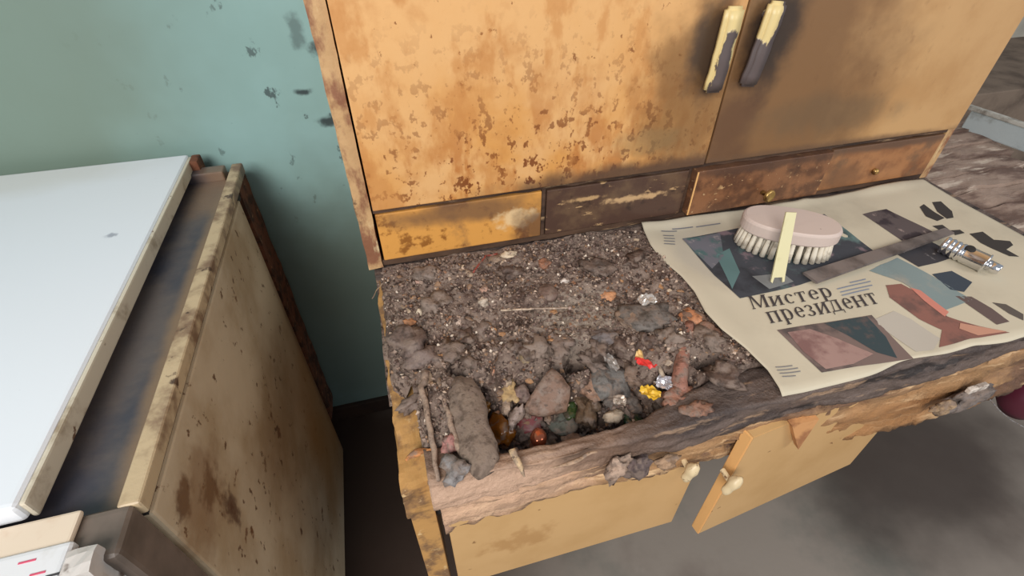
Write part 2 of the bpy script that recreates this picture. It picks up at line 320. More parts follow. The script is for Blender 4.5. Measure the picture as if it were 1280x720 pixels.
dl = link('door', box(.0165, .5005, U0 - .016, U0 - .001, .103, UT - .004, .0015), M['door_left'], up, label='spotted orange left door')
dr = link('door', box(.5045, .982, U0 - .014, U0 + .001, .103, UT - .004, .0015), M['door_right'], up, label='browner right door, dark around the handle')
drs = []
for x0, x1, yy, m, lb in ((.017, .2515, .003, 'drawer_a', 'orange drawer front with flaking paint at its right end'), (.2595, .488, .003, 'drawer_b', 'almost black greasy drawer front'),
                       (.496, .7435, -.007, 'drawer_c', 'brown drawer front standing slightly open'), (.7515, .982, .002, 'drawer_d', 'tan drawer front')):
    drs.append(link('drawer', box(x0, x1, U0 - .006 + yy, U0 + .16, .013, .089 if m != 'drawer_c' else .0905, .0015), M[m], up, label=lb))
def child(name, me, mat, par, loc, rot=(0, 0, 0), label=None, smooth=True):
    o = bpy.data.objects.new(name, me); COL.objects.link(o); me.materials.append(mat); o.parent = par; o.location = loc; o.rotation_euler = rot
    if label: o['label'] = label
    if smooth:
        for p in me.polygons: p.use_smooth = True
    return o
def handle(c, tilt, par, mat, lb):
    bm = bmesh.new(); bmesh.ops.create_cube(bm, size=1)
    for v in bm.verts: v.co = Vector((v.co.x * .025, v.co.y * .013, v.co.z * .100))
    bmesh.ops.bevel(bm, geom=bm.edges[:], offset=.004, segments=3, affect='EDGES')
    for _ in range(1): bmesh.ops.subdivide_edges(bm, edges=[e for e in bm.edges if e.calc_length() > .02], cuts=8, use_grid_fill=True)
    for v in bm.verts:
        v.co.y -= .0015 * math.cos(v.co.z / .1 * math.pi); v.co += Vector((fbm(v.co, 60), fbm(v.co + Vector((5, 0, 0)), 60), 0)) * .0012
    h = child('handle', bm2me(bm), mat, par, c, (0, tilt, 0), lb)
    for s in (-1, 1):
        child('handle_post', lathe([(.006, 0), (.005, .012)], 10), mat, par, (c[0], c[1] + .003, c[2] + s * .034), (-math.pi / 2, 0, 0))
def handle_mat(name, side):
    t = NT(name); tc = t.n('ShaderNodeTexCoord').outputs['Object']
    sep = t.n('ShaderNodeSeparateXYZ'); t.l(tc, sep.inputs[0]); nn = t.noise(60, 4, .6, (1, 1, .6), tc)
    wob = t.math('MULTIPLY', t.math('SUBTRACT', nn, .5), .02)
    x = t.math('ADD', sep.outputs[0], wob); z = t.math('ADD', sep.outputs[2], t.math('MULTIPLY', wob, 1.4))
    if side < 0:   # bare centre with cream left at the top, the left edge and a sliver on the right
        f = t.math('MULTIPLY', t.ramp(x, -.0085, -.007), t.math('SUBTRACT', 1.0, t.ramp(z, .020, .024)))
        f = t.math('MULTIPLY', f, t.math('SUBTRACT', 1.0, t.math('MULTIPLY', t.ramp(x, .007, .009), t.ramp(z, -.020, -.012))))
    else:          # cream patch only near the top left
        f = t.math('SUBTRACT', 1.0, t.math('MULTIPLY', t.math('SUBTRACT', 1.0, t.ramp(x, .003, .005)), t.ramp(z, .004, .008)))
    t.l(t.mix(f, lin((226, 202, 142)), lin((96, 84, 82))), t.b.inputs['Base Color']); t.b.inputs['Roughness'].default_value = .4
    t.bump(f, .6, .001); return t.m
link('edge_strip', box(.4962, .4985, U0 - .0135, U0 + .01, .014, .0895, .0003), M['door_edge'], drs[2], label='pale strip put in as the lit edge of the open drawer')  # light catching the drawer's left edge, made as a pale strip
handle((.474, .325, .266), .03, dl, handle_mat('handle_paint_left', -1), 'chipped cream handle with a bare grey middle')
handle((.531, .327, .268), .10, dr, handle_mat('handle_paint_right', 1), 'worn grey handle with one cream patch at the top')
for o_ in list(dl.children) + list(dr.children): pass
# drawer pulls
c = at(957, 247, .325, 1)
child('knob', lathe([(.004, 0), (.004, .010), (.010, .012), (.011, .016), (.009, .018), (.007, .0165)], 20), M['brass'], drs[2], (c.x, .336, c.z + .004), (math.pi / 2, 0, .2), 'small brass coloured knob with a hollow face')
c = at(1097, 216, .34, 1)
child('knob', lathe([(.005, 0), (.006, .004), (.003, .008)], 12), M['brass'], drs[3], (c.x, .348, c.z), (math.pi / 2, 0, 0), 'small worn screw knob')
# ------------------------------------------------------------------ stove
st = empty('gas_stove', (-.45, .27, FZ), 'old white enamel gas stove with lid shut and stained side', 'stove')
SX = -.175
link('side_panel', box(SX - .02, SX, -.0005, .481, FZ + .03, .068, .003), M['stove_side'], st)
link('body', box(-.72, SX - .02, -.0, .52, FZ + .03, .055, .002), M['stove_front'], st)
link('back_flange', box(-.72, SX - .008, .52, .585, FZ + .1, .066, .003, sub=40, amp=.003, sc=20), M['rust'], st)
link('hob', box(-.72, SX - .012, .0, .535, .052, .076, .001), M['hob'], st)
link('rim', box(SX - .015, SX + .001, -.003, .560, .0735, .090, .003, 3), M['rim'], st)
link('seam', box(SX - .010, SX - .003, .0, .50, .060, .080, 0), M['dark'], st)
link('rim', box(-.72, SX - .024, .535, .560, .07, .090, .003, 3), M['hob'], st, label='brown dirty rear rim of the hob')
lid = link('lid', box(-.76, -.247, .004, .574, .088, .107, .005, 3), M['enamel'], st)
link('edge', box(-.2475, -.243, .008, .570, .086, .1045, .002), M['enamel_edge'], lid)
link('hinge', box(-.245, -.232, .55, .578, .074, .104, .003), M['rust'], st)
link('front_frame', box(-.70, SX - .003, -.040, -.001, FZ + .08, .090, .006, 3), M['stove_front'], st)
link('front_top', box(-.70, SX - .034, -.0395, -.001, .0905, .0955, .002), surf('rusty_cream_top', (222, 204, 182), [((190, 150, 118), 16, .45, .65), ((130, 112, 100), 30, .6, .7)], (), .5), st, label='cream strip with rust behind the control panel')
pn = link('control_panel', box(-.70, SX - .030, -.060, -.024, -.06, .0975, .004, 3), M['panel_white'], st, label='white control panel, its corner chipped and rusty')
link('corner_strip', box(SX - .030, SX - .012, -.052, -.036, -.10, .0985, sub=30, amp=.004, sc=40), surf('grey_chipped_corner', (196, 190, 184), [((100, 84, 74), 30, .5, .6), ((225, 220, 214), 50, .56, .64)], (), .5), st, label='chipped grey corner strip')
for px0, px1, py, mt in ((24, 44, 702, 'red'), (38, 56, 717, 'red'), (58, 88, 717, 'ink')):
    c = at((px0 + px1) / 2, py, .0975); w_ = abs(at(px1, py, .0975).x - at(px0, py, .0975).x) / 2
    link('printed_mark', box(c.x - w_, c.x + w_, c.y - .0007, c.y + .0007, .0972, .0979, .0002), M[mt], pn)
for x in (-.70, -.215):
    for y in (.01, .44): link('foot', box(x, x + .03, y, y + .03, FZ, FZ + .03, .002), M['dark'], st)
# ------------------------------------------------------------------ debris heap
PITS = [(614, 515, .026, .9), (652, 520, .034, 1.0), (700, 535, .036, 1.0), (730, 500, .030, .95), (722, 447, .013, 1.0), (770, 470, .030, .8), (760, 520, .034, .9), (815, 495, .026, .7), (690, 470, .028, .7), (650, 470, .022, .5), (840, 480, .020, .6), (880, 455, .012, .5), (660, 485, .034, .8), (745, 545, .02, .9), (600, 500, .02, .8), (575, 470, .010, .35), (838, 404, .006, .5)]
PITS = [(at(a, b), r, d) for a, b, r, d in PITS]
def pit(x, y):
    s = 0
    for p, r, d in PITS:
        q = ((x - p.x) ** 2 + (y - p.y) ** 2) / (r * r)
        if q < 6: s = max(s, d * math.exp(-(q ** 2) * .45))
    return s
def H(x, y, fine=True):
    h = .008 + .010 * noise.noise(Vector((x * 14, y * 14, 1))) + .007 * noise.noise(Vector((x * 38, y * 38, 5))) + .0035 * noise.noise(Vector((x * 85, y * 85, 5)))
    if fine: h += .0022 * noise.noise(Vector((x * 160, y * 160, 2))) + .0012 * noise.noise(Vector((x * 420, y * 420, 8)))
    e = min(1, max(0, (.345 - y) / .05)); h = h * (.45 + .55 * e)
    if x > .40: h *= max(.12, 1 - (x - .40) / .03)
    p = pit(x + .006 * noise.noise(Vector((x * 50, y * 50, 3))), y + .006 * noise.noise(Vector((x * 50, y * 50, 9))))
    h -= .068 * p
    l = .004 + (.022 if y < .13 else .0) * min(1, (.13 - y) / .02 if y < .13 else 0)
    if x < l + .008: h -= .02 * (1 - (x - l) / .008) if x > l else .02
    return h
NX, NY = 330, 260; X0, X1, Y0, Y1 = .0, .455, .010, .347
vs = []; fs = []
for j in range(NY + 1):
    for i in range(NX + 1):
        x = X0 + (X1 - X0) * i / NX; y = Y0 + (Y1 - Y0) * j / NY
        h = H(x, y)
        if y < rail_depth(x): h = min(h, -.012)
        vs.append((x, y, max(h, -.078)))
for j in range(NY):
    for i in range(NX):
        a = j * (NX + 1) + i; 
        if X0 + (X1 - X0) * i / NX < .028 and Y0 + (Y1 - Y0) * j / NY < .115: continue
        fs.append((a, a + 1, a + NX + 2, a + NX + 1))
me = bpy.data.meshes.new('dirt'); me.from_pydata(vs, [], fs)
dirt_mat = surf('grey_brown_dirt', (138, 119, 107), [((92, 72, 62), 30, .44, .66), ((140, 122, 110), 16, .5, .72, (1, 1, 1), .8), ((58, 42, 34), 90, .52, .64), ((168, 146, 128), 210, .60, .66, (1, 1, 1), .8), ((96, 66, 40), 14, .62, .74, (1, 1, 1), .6)],
   [((160, 146, 132), (.25, .17, 0), (.08, .05, .1), .7, .6, 30), ((54, 38, 28), (.18, .07, -.04), (.13, .07, .03), .75, .4, 20)], .8, bump=1, bsc=220, bdist=.003)
dirt = link('dirt_layer', me, dirt_mat, kind='stuff', smooth=True)
tag(dirt, 'thick layer of grey brown dirt over the hole in the worktop', 'dirt')
# fine crumbs: nobody could count them
rnd = random.Random(5)
PAL = [(136, 118, 106), (106, 86, 78), (152, 130, 116), (72, 57, 50), (194, 170, 150), (118, 97, 86), (86, 66, 58), (152, 120, 94), (222, 206, 188), (136, 96, 70)]
CM = [surf('crumb_tone_%s' % n_, c_, (), (), r_, spec=.5) for n_, c_, r_ in (('grey', PAL[0], .8), ('umber', PAL[1], .8), ('tan', PAL[2], .8), ('soot', PAL[3], .6), ('sand', PAL[4], .7), ('walnut', PAL[5], .8), ('bark', PAL[6], .5), ('ochre', PAL[7], .7), ('bone', PAL[8], .6), ('rust', PAL[9], .7))]
V = []; Fc = []; MI = []
def shard(c, s, fl, rot):
    b = len(V); base4 = [Vector((1, .1, 0)), Vector((.1, .9, .1)), Vector((-.9, .2, -.1)), Vector((-.1, -.8, .1)), Vector((.1, .1, fl)), Vector((0, 0, -fl))]
    for q in base4:
        q = Vector((q.x * rnd.uniform(.6, 1.2), q.y * rnd.uniform(.4, 1.1), q.z)); V.append(tuple(c + rot @ (q * s)))
    for a, b2 in ((0, 1), (1, 2), (2, 3), (3, 0)):
        Fc.append((b + a, b + b2, b + 4)); Fc.append((b + b2, b + a, b + 5))
wts = [20, 16, 14, 10, 4, 14, 10, 3, 2, 3]
for _ in range(11000):
    x = rnd.uniform(.008, .425); y = rnd.uniform(.02, .342)
    if y < rail_depth(x) + .002: continue
    if x < .03 and y < .12: continue
    p = pit(x, y)
    s = rnd.choice((.0009, .0013, .0018, .0026, .0036)) * (1 + .5 * p)
    z = max(H(x, y), -.078) + s * .4
    n0 = len(Fc)
    shard(Vector((x, y, z)), s, rnd.uniform(.3, .9), Euler((rnd.uniform(-.7, .7), rnd.uniform(-.7, .7), rnd.uniform(0, 6.3))).to_matrix())
    MI += [rnd.choices(range(10), wts)[0]] * (len(Fc) - n0)
me = bpy.data.meshes.new('crumbs'); me.from_pydata(V, [], Fc)
for m_ in CM: me.materials.append(m_)
me.polygons.foreach_set('material_index', MI)
tag(link('fine_crumbs', me, kind='stuff'), 'loose crumbs and grit scattered all over the dirt', 'crumbs')
# ------------------------------------------------------------------ named finds in the heap
DUST = (132, 114, 102)
def plain(name, c, rough=.6, dust=.75, **k): return surf(name, c, [((int(c[0] * .66), int(c[1] * .64), int(c[2] * .62)), 110, .45, .66, (1, 1, 1), .85), (DUST, 75, .47, .60, (1, 1, 1), dust), ((70, 54, 46), 160, .58, .68, (1, 1, 1), dust)], (), rough, bump=.9, bsc=190, bdist=.002, **k)
def glass(name, c, tr=.6, rough=.12):
    return surf(name, c, [(DUST, 90, .50, .62, (1, 1, 1), .8)], (), rough, trans=tr, bump=.5, bsc=150, bdist=.001)
def find(name, px, py, wpx, hpx, thick, col, label, cat, seed, z=None, rot=0, mat=None, sub=3, rg=.38, tilt=0, lift=.1):
    """a lump lying on the dirt; wpx, hpx its spread across and along"""
    c = at(px, py, 0)
    zz = max(H(c.x, c.y, False), -.074) if z is None else z
    if zz < -.004 and z is not None: zz -= .007; z = zz
    c = at(px, py, zz); zz = max(H(c.x, c.y, False), -.074) if z is None else z
    k = (Vector(CAM) - c).length / F
    sx = wpx * .5 * k; sy = hpx * .5 * k / .78
    o = link(name, rock(sx, sy, thick, seed, rg, sub), mat or plain(name + '_tone_%d' % seed, col, .6, .2 if min(col) > 150 or col[0] > 195 else .75), loc=(c.x, c.y, zz + thick * lift), smooth=True)
    o.rotation_euler = (tilt, 0, rot - .27); tag(o, label, cat); return o
find('stone', 812, 399, 62, 40, .010, (112, 104, 98), 'broad flat grey stone half sunk at the right of the heap', 'stone', 11, sub=3, rot=.2)
find('clay_chip', 786, 402, 30, 26, .009, (148, 124, 106), 'tan clay chip leaning on the broad flat grey stone', 'chip', 12, rot=.4)
find('stone', 759, 479, 46, 44, .014, (118, 114, 110), 'rounded blue grey stone in the middle of the pit', 'stone', 13, sub=3, z=-.020)
find('clay_chip', 738, 482, 24, 34, .009, (164, 128, 106), 'peach coloured chip against the rounded blue grey stone', 'chip', 14, z=-.018, rot=.3)
find('stone', 792, 466, 40, 30, .009, (134, 110, 94), 'brown wedge of stone below the red and cream wrapper', 'stone', 15, z=-.016, rot=-.5)
find('stone', 776, 505, 46, 24, .008, (110, 100, 94), 'flat dark grey stone in front of the rounded stone', 'stone', 16, z=-.026, rot=.2)
find('plaster_chip', 768, 521, 24, 13, .005, (204, 184, 160), 'oval whitish chip beside the green glass near the rim', 'chip', 17, z=-.020, rot=.2, sub=3)
find('glass_piece', 788, 527, 22, 16, .006, (58, 92, 66), 'dark green glass piece near the front rim', 'glass', 18, z=-.026, mat=glass('green_glass', (54, 92, 62)))
find('glass_piece', 712, 512, 18, 20, .006, (66, 92, 52), 'mossy green glass bit left of the pit centre', 'glass', 19, z=-.036, mat=glass('moss_glass', (80, 106, 56)))
find('stone', 652, 494, 24, 20, .009, (128, 104, 96), 'small round mauve pebble beside the brown shard', 'stone', 20, z=-.024, sub=3)
find('glass_piece', 610, 495, 24, 36, .009, (150, 104, 46), 'upper amber glass lump at the left wall of the pit', 'glass', 21, z=-.028, mat=glass('amber_glass', (150, 98, 36), .35), sub=3)
find('glass_piece', 627, 538, 30, 34, .010, (140, 88, 34), 'lower amber glass lump at the left wall of the pit', 'glass', 22, z=-.034, mat=glass('amber_glass_dark', (138, 84, 28), .35), sub=3)
find('cap', 704, 526, 40, 32, .005, (104, 106, 96), 'dull grey green disc beside the dark red lid', 'cap', 23, z=-.040, sub=3, rg=.08)
find('ball', 673, 548, 20, 20, .009, (168, 96, 70), 'shiny copper coloured ball at the front of the pit', 'ball', 25, z=-.024, mat=surf('copper_ball', (176, 100, 72), (), (), .15, .7), sub=3, rg=.05)
find('ball', 671, 559, 18, 16, .007, (150, 100, 80), 'brown glassy marble under the copper ball', 'ball', 26, z=-.034, mat=glass('brown_glass', (150, 104, 84), .3), sub=3, rg=.05)
find('stone', 685, 368, 26, 24, .008, (120, 98, 88), 'round brown knob of dirt above the matchstick', 'stone', 27, sub=3, rg=.1)
find('clay_chip', 759, 368, 20, 14, .004, (204, 146, 104), 'bright orange chip left of the crumpled foil', 'chip', 28)
find('clay_chip', 884, 414, 26, 20, .007, (142, 106, 88), 'brown lump touching the edge of the newspaper', 'chip', 29)
find('clay_chip', 863, 399, 24, 22, .007, (204, 140, 100), 'orange crumb on the tip of the reddish stub', 'chip', 30, rg=.5)
find('clay_chip', 511, 402, 14, 10, .005, (198, 138, 96), 'orange crumb at the left edge of the worktop', 'chip', 31)
find('clay_chip', 524, 390, 10, 9, .004, (222, 204, 180), 'small white crumb above the orange crumb at the left edge', 'chip', 32)
find('plaster_chip', 604, 376, 13, 12, .005, (206, 190, 172), 'white chip with a pinkish crumb on it, left of the matchstick', 'chip', 33)
find('plaster_chip', 605, 363, 10, 9, .004, (176, 138, 118), 'pinkish crumb on the white chip left of the matchstick', 'chip', 34)
find('plaster_chip', 573, 400, 8, 12, .003, (204, 180, 164), 'narrow pale chip below the white chip', 'chip', 35)
find('plaster_chip', 636, 319, 18, 9, .004, (216, 196, 168), 'cream chip lying under the orange drawer', 'chip', 36)
find('plaster_chip', 622, 324, 22, 12, .004, (156, 132, 112), 'tan chip beside the cream chip under the orange drawer', 'chip', 37)
find('plaster_chip', 523, 352, 10, 8, .004, (204, 164, 146), 'pinkish chip near the back left corner', 'chip', 38)
find('dirt_clod', 536, 345, 34, 18, .006, (132, 116, 106), 'grey mauve clod by the back left corner', 'clod', 39)
find('plaster_chip', 706, 350, 11, 8, .004, (226, 214, 204), 'small bright white chip behind the matchstick', 'chip', 40)
find('clay_chip', 680, 330, 16, 12, .005, (152, 106, 82), 'brown lump below the dark drawer', 'chip', 41)
find('plaster_chip', 637, 488, 22, 24, .007, (196, 164, 116), 'cream lump between amber glass and mauve pebble', 'chip', 42, z=-.022, rg=.6)
find('plaster_chip', 632, 508, 12, 22, .005, (178, 154, 134), 'pale sliver of plaster over the lower amber glass', 'chip', 43, z=-.024)
find('bone_chip', 645, 521, 12, 30, .005, (172, 154, 146), 'greyish bone sliver left of the dark red lid', 'bone', 44, z=-.022, rot=-.4)
find('stone', 657, 450, 14, 20, .006, (150, 128, 98), 'khaki pebble above the brown shard', 'stone', 45)
find('wood_bit', 735, 512, 26, 36, .008, (104, 82, 62), 'crumpled brown leaf in the centre of the pit', 'leaf', 46, z=-.03, rg=.7)
find('clod', 720, 555, 34, 20, .007, (120, 98, 88), 'brown clod pressed against the front rim', 'clod', 47, z=-.030, rg=.5)
find('dirt_clod', 508, 430, 40, 34, .012, (110, 92, 84), 'lumpy brown clod at the left edge below the orange crumb', 'clod', 48, sub=3, rg=.5)
find('dirt_clod', 530, 449, 40, 26, .011, (122, 104, 96), 'mauve brown clod above the two frayed strands', 'clod', 49, sub=3, rg=.5)
find('berry', 561, 556, 20, 18, .007, (172, 120, 112), 'dull pink lump between the frayed strand and felt scrap', 'lump', 50, sub=3)
find('plaster_chip', 535, 469, 12, 14, .006, (200, 174, 148), 'cream knob at the top of the left frayed strand', 'chip', 51)
find('stone', 752, 447, 30, 16, .006, (112, 102, 100), 'small grey stone beside the black hole', 'stone', 52)
find('clay_chip', 871, 512, 34, 16, .006, (144, 104, 84), 'reddish brown clod by the right end of the pit', 'clod', 53, z=.0, rg=.5)
find('clay_chip', 843, 497, 40, 16, .006, (150, 104, 84), 'reddish brown clod beneath the reddish stub', 'clod', 54, z=-.004, rg=.5, rot=.5)
# lumps of packed dirt, each its own shape and place
LUMPS = [(560, 440, 34, 26, 'mauve lump of packed dirt behind the left frayed strand'), (590, 455, 30, 24, 'brown lump of packed dirt above the felt scrap'), (582, 425, 26, 18, 'low brown lump left of the short dark twig'), (672, 436, 30, 22, 'brown lump behind the brown shard'), (700, 448, 26, 22, 'dark lump left of the black hole'),
 (745, 430, 34, 20, 'grey lump right behind the black hole'), (780, 430, 30, 18, 'grey lump between hole and sweet wrapper'), (835, 425, 26, 20, 'brown lump left of the reddish stub top'), (740, 462, 18, 26, 'dark lump below the black hole'), (728, 485, 18, 30, 'narrow brown lump left of the peach chip'),
 (905, 470, 40, 22, 'dark lump under the newspaper edge near the rail'), (880, 450, 28, 22, 'dark brown lump right of the reddish stub'), (655, 540, 22, 16, 'dark lump left of the copper ball'), (690, 556, 24, 14, 'brown lump right of the copper marble'), (640, 340, 30, 16, 'dusty lump right of the red thread'), (545, 380, 30, 20, 'dusty lump near the left edge behind the matchstick'),
 (600, 410, 30, 18, 'dusty lump left below the matchstick'), (745, 335, 36, 18, 'dusty lump under the dark drawer'), (790, 330, 30, 16, 'dusty lump left of the newspaper back corner'), (575, 500, 20, 30, 'lump of dirt between the right strand and felt'), (520, 500, 14, 30, 'dirt lump left of the left frayed strand'), (662, 470, 18, 22, 'small dark lump left of the shard tip'), (805, 425, 24, 14, 'small brown lump above the sweet wrapper'),
 (830, 510, 40, 14, 'reddish crumbly lump along the rail'), (800, 510, 18, 12, 'tan lump beside the green glass'), (568, 590, 34, 22, 'bluish grey fluff near the front left corner'), (648, 460, 20, 16, 'brown lump above the cream lump')]
for k, (a, b, w_, h_, lb) in enumerate(LUMPS):
    find('dirt_lump', a, b, w_, h_, .006 + .0012 * (k % 4), [(126, 108, 98), (104, 86, 76), (92, 72, 62), (134, 116, 104)][k % 4] if k != 25 else (140, 134, 132), lb, 'lump', 100 + k, rg=.7, rot=k * .9)
# felt scrap, strands, stub, sticks and shards
def slab_from_px(name, pts, z, th, mat, label, cat, bulge=.0, zs=None):
    """a flat piece with its own thickness, outline given on the worktop"""
    P = [at(a, b, z if zs is None else zs[i]) for i, (a, b) in enumerate(pts)]
    c = sum(P, Vector()) / len(P); bm = bmesh.new()
    top = [bm.verts.new(p - c + Vector((0, 0, th / 2))) for p in P]; bo = [bm.verts.new(p - c - Vector((0, 0, th / 2))) for p in P]
    ct = bm.verts.new((0, 0, th / 2 + bulge)); n = len(P)
    for i in range(n):
        bm.faces.new((top[i], top[(i + 1) % n], ct)); bm.faces.new((top[i], bo[i], bo[(i + 1) % n], top[(i + 1) % n]))
    bm.faces.new(bo[::-1]); bmesh.ops.recalc_face_normals(bm, faces=bm.faces[:])
    if bulge:
        bmesh.ops.subdivide_edges(bm, edges=bm.edges[:], cuts=3, use_grid_fill=True, smooth=.3)
        for v in bm.verts: v.co += Vector((fbm(v.co + c, 90), fbm(v.co, 90), fbm(v.co + c, 70))) * th * .25
    o = link(name, bm2me(bm), mat, loc=c, smooth=bool(bulge)); return tag(o, label, cat)
felt = plain('felt_grey', (132, 114, 100), .95)
slab_from_px('felt_scrap', [(562, 480), (588, 474), (604, 500), (610, 530), (622, 560), (616, 586), (598, 596), (580, 580), (570, 545), (560, 510)], .004, .012, felt, 'fuzzy grey brown felt scrap sagging left of the pit', 'felt', .008)
slab_from_px('brown_shard', [(690, 462), (712, 486), (708, 512), (672, 520), (655, 512), (672, 484)], -.012, .006, plain('brown_shard_tone', (126, 98, 82), .5), 'large triangular brown shard standing in the pit', 'shard', .004, zs=[-.004, -.012, -.03, -.03, -.03, -.012])
slab_from_px('bark_piece', [(850, 392), (872, 390), (884, 400), (872, 410), (858, 412)], .006, .006, plain('pale_bark', (140, 112, 96), .6), 'curled grey brown bark flake by the newspaper edge', 'bark', .003)
slab_from_px('torn_paper', [(560, 333), (572, 335), (590, 340), (594, 348), (580, 347), (566, 340)], .010, .002, plain('torn_paper_tone', (184, 162, 140), .8), 'crumpled tan paper scrap under the orange drawer', 'paper scrap', .003)
lidm = lathe([(.014, 0), (.0165, .001), (.017, .004), (.016, .006), (.010, .0072), (.001, .0075)], 28)
c = at(662, 524, -.048); o = link('bottle_lid', lidm, surf('dark_red_lid', (128, 58, 62), [(DUST, 90, .45, .65, (1, 1, 1), .7)], (), .4), loc=(c.x, c.y, -.052), smooth=True); o.rotation_euler = (.35, -.3, 0)
tag(o, 'dark red round lid half buried at the pit bottom', 'lid')
def strand(name, pts, z, r, mat, label, cat, flat=1, n=8, jig=.0012, steps=4):
    P = [at(a, b, z if not isinstance(z, (list, tuple)) else z[i]) for i, (a, b) in enumerate(pts)]
    Q = []
    for i in range(len(P) - 1):
        for s_ in range(steps): Q.append(P[i].lerp(P[i + 1], s_ / steps))
    Q.append(P[-1]); c = Q[0].copy()
    Q = [q - c + Vector((fbm(q, 80), fbm(q + Vector((3, 0, 0)), 80), fbm(q, 60) * .5)) * jig * 2 for q in Q]
    if isinstance(r, (list, tuple)):
        m_ = len(Q) - 1; f_ = interp([(i / (len(r) - 1) * m_, v) for i, v in enumerate(r)]); r = [f_(i) for i in range(len(Q))]
    return tag(link(name, tube(Q, r, n, flat), mat, loc=c, smooth=True), label, cat)
fib = plain('frayed_fibre', (164, 140, 122), .9)
strand('frayed_strand', [(533, 466), (527, 485), (534, 520), (542, 560), (548, 600)], [.012, .012, .008, .006, .005], [.005, .0035, .003, .003, .002], fib, 'left frayed pale strand running to the front corner', 'strand')
strand('frayed_strand', [(549, 474), (556, 500), (564, 530), (572, 562), (590, 585)], [.012, .010, .010, .008, .006], [.003, .003, .0032, .003, .002], fib, 'right frayed pale strand beside the felt scrap', 'strand')
stub = plain('reddish_stub', (154, 106, 90), .5)
strand('reddish_stub', [(862, 404), (856, 430), (851, 460), (848, 488)], [.010, .009, .004, -.004], [.006, .007, .0085, .0095], stub, 'long reddish brown stub lying towards the newspaper', 'stub', .8, 12, .0008, 5)
mt = strand('matchstick', [(626, 388), (668, 386), (712, 385)], [.0175, .018, .018], .0014, plain('bare_wood', (198, 176, 154), .7), 'thin pale matchstick on the dirt, left of centre', 'matchstick', 1, 6, .0004, 5)
c = at(712, 385, .018) - mt.location; me = rock(.0028, .0028, .0026, 3, .15); o = link('match_head', me, plain('spent_head', (176, 150, 138)), smooth=True); o.parent = mt; o.location = c
strand('wood_splinter', [(640, 562), (648, 578), (657, 596)], [.012, .010, .006], [.004, .0035, .0008], plain('fresh_pine', (206, 176, 138), .7), 'cream forked splinter standing on the front rim', 'splinter', .6, 6, .001, 3)
strand('wood_splinter', [(690, 584), (718, 576), (746, 564)], [.004, .005, .006], [.0006, .0025, .0012], plain('peeled_pine', (178, 148, 122), .7), 'long peeled splinter lying along the front rim', 'splinter', .5, 6, .001, 4)
strand('wood_splinter', [(508, 574), (522, 566), (540, 562)], [-.004, -.004, .0], [.0012, .005, .001], plain('orange_pine', (206, 138, 82), .7), 'orange splinter sticking out of the left side', 'splinter', .6, 6, .001, 3)
strand('red_thread', [(622, 318), (606, 320), (600, 330), (592, 340)], [.012, .016, .017, .017], .0014, plain('red_plastic', (150, 66, 54), .5), 'thin red thread under the orange drawer', 'thread', 1, 6, .001, 4)
strand('grass_stalk', [(464, 374), (472, 362), (480, 352)], [.000, .008, .010], .0007, plain('stalk', (170, 142, 112)), 'dry stalk poking over the left edge', 'stalk', 1, 5)
strand('bone_sliver', [(822, 448), (826, 466), (838, 482)], [.0, -.002, -.006], [.002, .003, .001], plain('bone', (186, 168, 146), .5), 'narrow pale bone sliver left of the reddish stub', 'bone', .6, 6)
strand('brown_twig', [(630, 432), (618, 455), (612, 472)], [.008, .008, .0], .0012, plain('twig', (92, 66, 48)), 'short dark twig above the upper amber glass', 'twig', 1, 6)
strand('bone_sliver', [(615, 452), (616, 466), (613, 478)], [.002, .0, -.006], [.0014, .003, .001], plain('pink_bone', (198, 142, 112), .5), 'short pinkish sliver above the upper amber glass', 'bone', .6, 6)
# crumpled wrapper, foil, yellow piece
def crumple(name, px, py, wpx, hpx, z, cols, label, cat, seed, rough=.4, metal=0, trans=0):
    c = at(px, py, z); k = (Vector(CAM) - c).length / F; bm = bmesh.new(); bmesh.ops.create_grid(bm, x_segments=7, y_segments=7, size=1)
    for v in bm.verts:
        a = v.co.copy(); q = 1 - .15 * (a.length > 1.2)
        v.co = Vector((a.x * wpx * .5 * k * q, a.y * hpx * .6 * k * q, .005 * noise.noise(Vector((a.x * 1.7, a.y * 1.7, seed))) + .004 * noise.noise(Vector((a.x * 4, a.y * 4, seed)))))
    r = bmesh.ops.solidify(bm, geom=bm.faces[:], thickness=.0005); me = bm2me(bm)
    t = NT(name + '_print_%d' % seed); tc = t.n('ShaderNodeTexCoord').outputs['Object']; col = lin(cols[0])
    if len(cols) > 1:
        sep = t.n('ShaderNodeSeparateXYZ'); t.l(tc, sep.inputs[0])
        f = t.ramp(t.math('ADD', sep.outputs[0], t.math('MULTIPLY', t.math('SUBTRACT', t.noise(150, 3, .5, (1, 1, 1), tc), .5), .012)), -.0015, .0015)
        col = t.mix(f, col, lin(cols[1])); t.l(col, t.b.inputs['Base Color'])
    else: t.b.inputs['Base Color'].default_value = col
    t.b.inputs['Roughness'].default_value = rough; t.b.inputs['Metallic'].default_value = metal; t.b.inputs['Transmission Weight'].default_value = trans
    o = link(name, me, t.m, loc=c); o.rotation_euler = (.1, .1, seed); return tag(o, label, cat)
crumple('sweet_wrapper', 808, 449, 27, 22, .004, [(222, 62, 58), (226, 186, 120)], 'crumpled red and cream sweet wrapper at the pit edge', 'wrapper', 1)
crumple('sweet_wrapper', 813, 490, 24, 16, -.006, [(222, 178, 50)], 'small yellow wrapper scrap near the front rim', 'wrapper', 2)
crumple('foil_scrap', 809, 374, 22, 16, .016, [(200, 192, 184)], 'crumpled silvery foil on the broad flat grey stone', 'foil', 3, .3, .5)
crumple('foil_scrap', 832, 478, 20, 18, -.002, [(206, 202, 206)], 'shiny silver foil between wrapper scraps and stub', 'foil', 4, .2, .6)
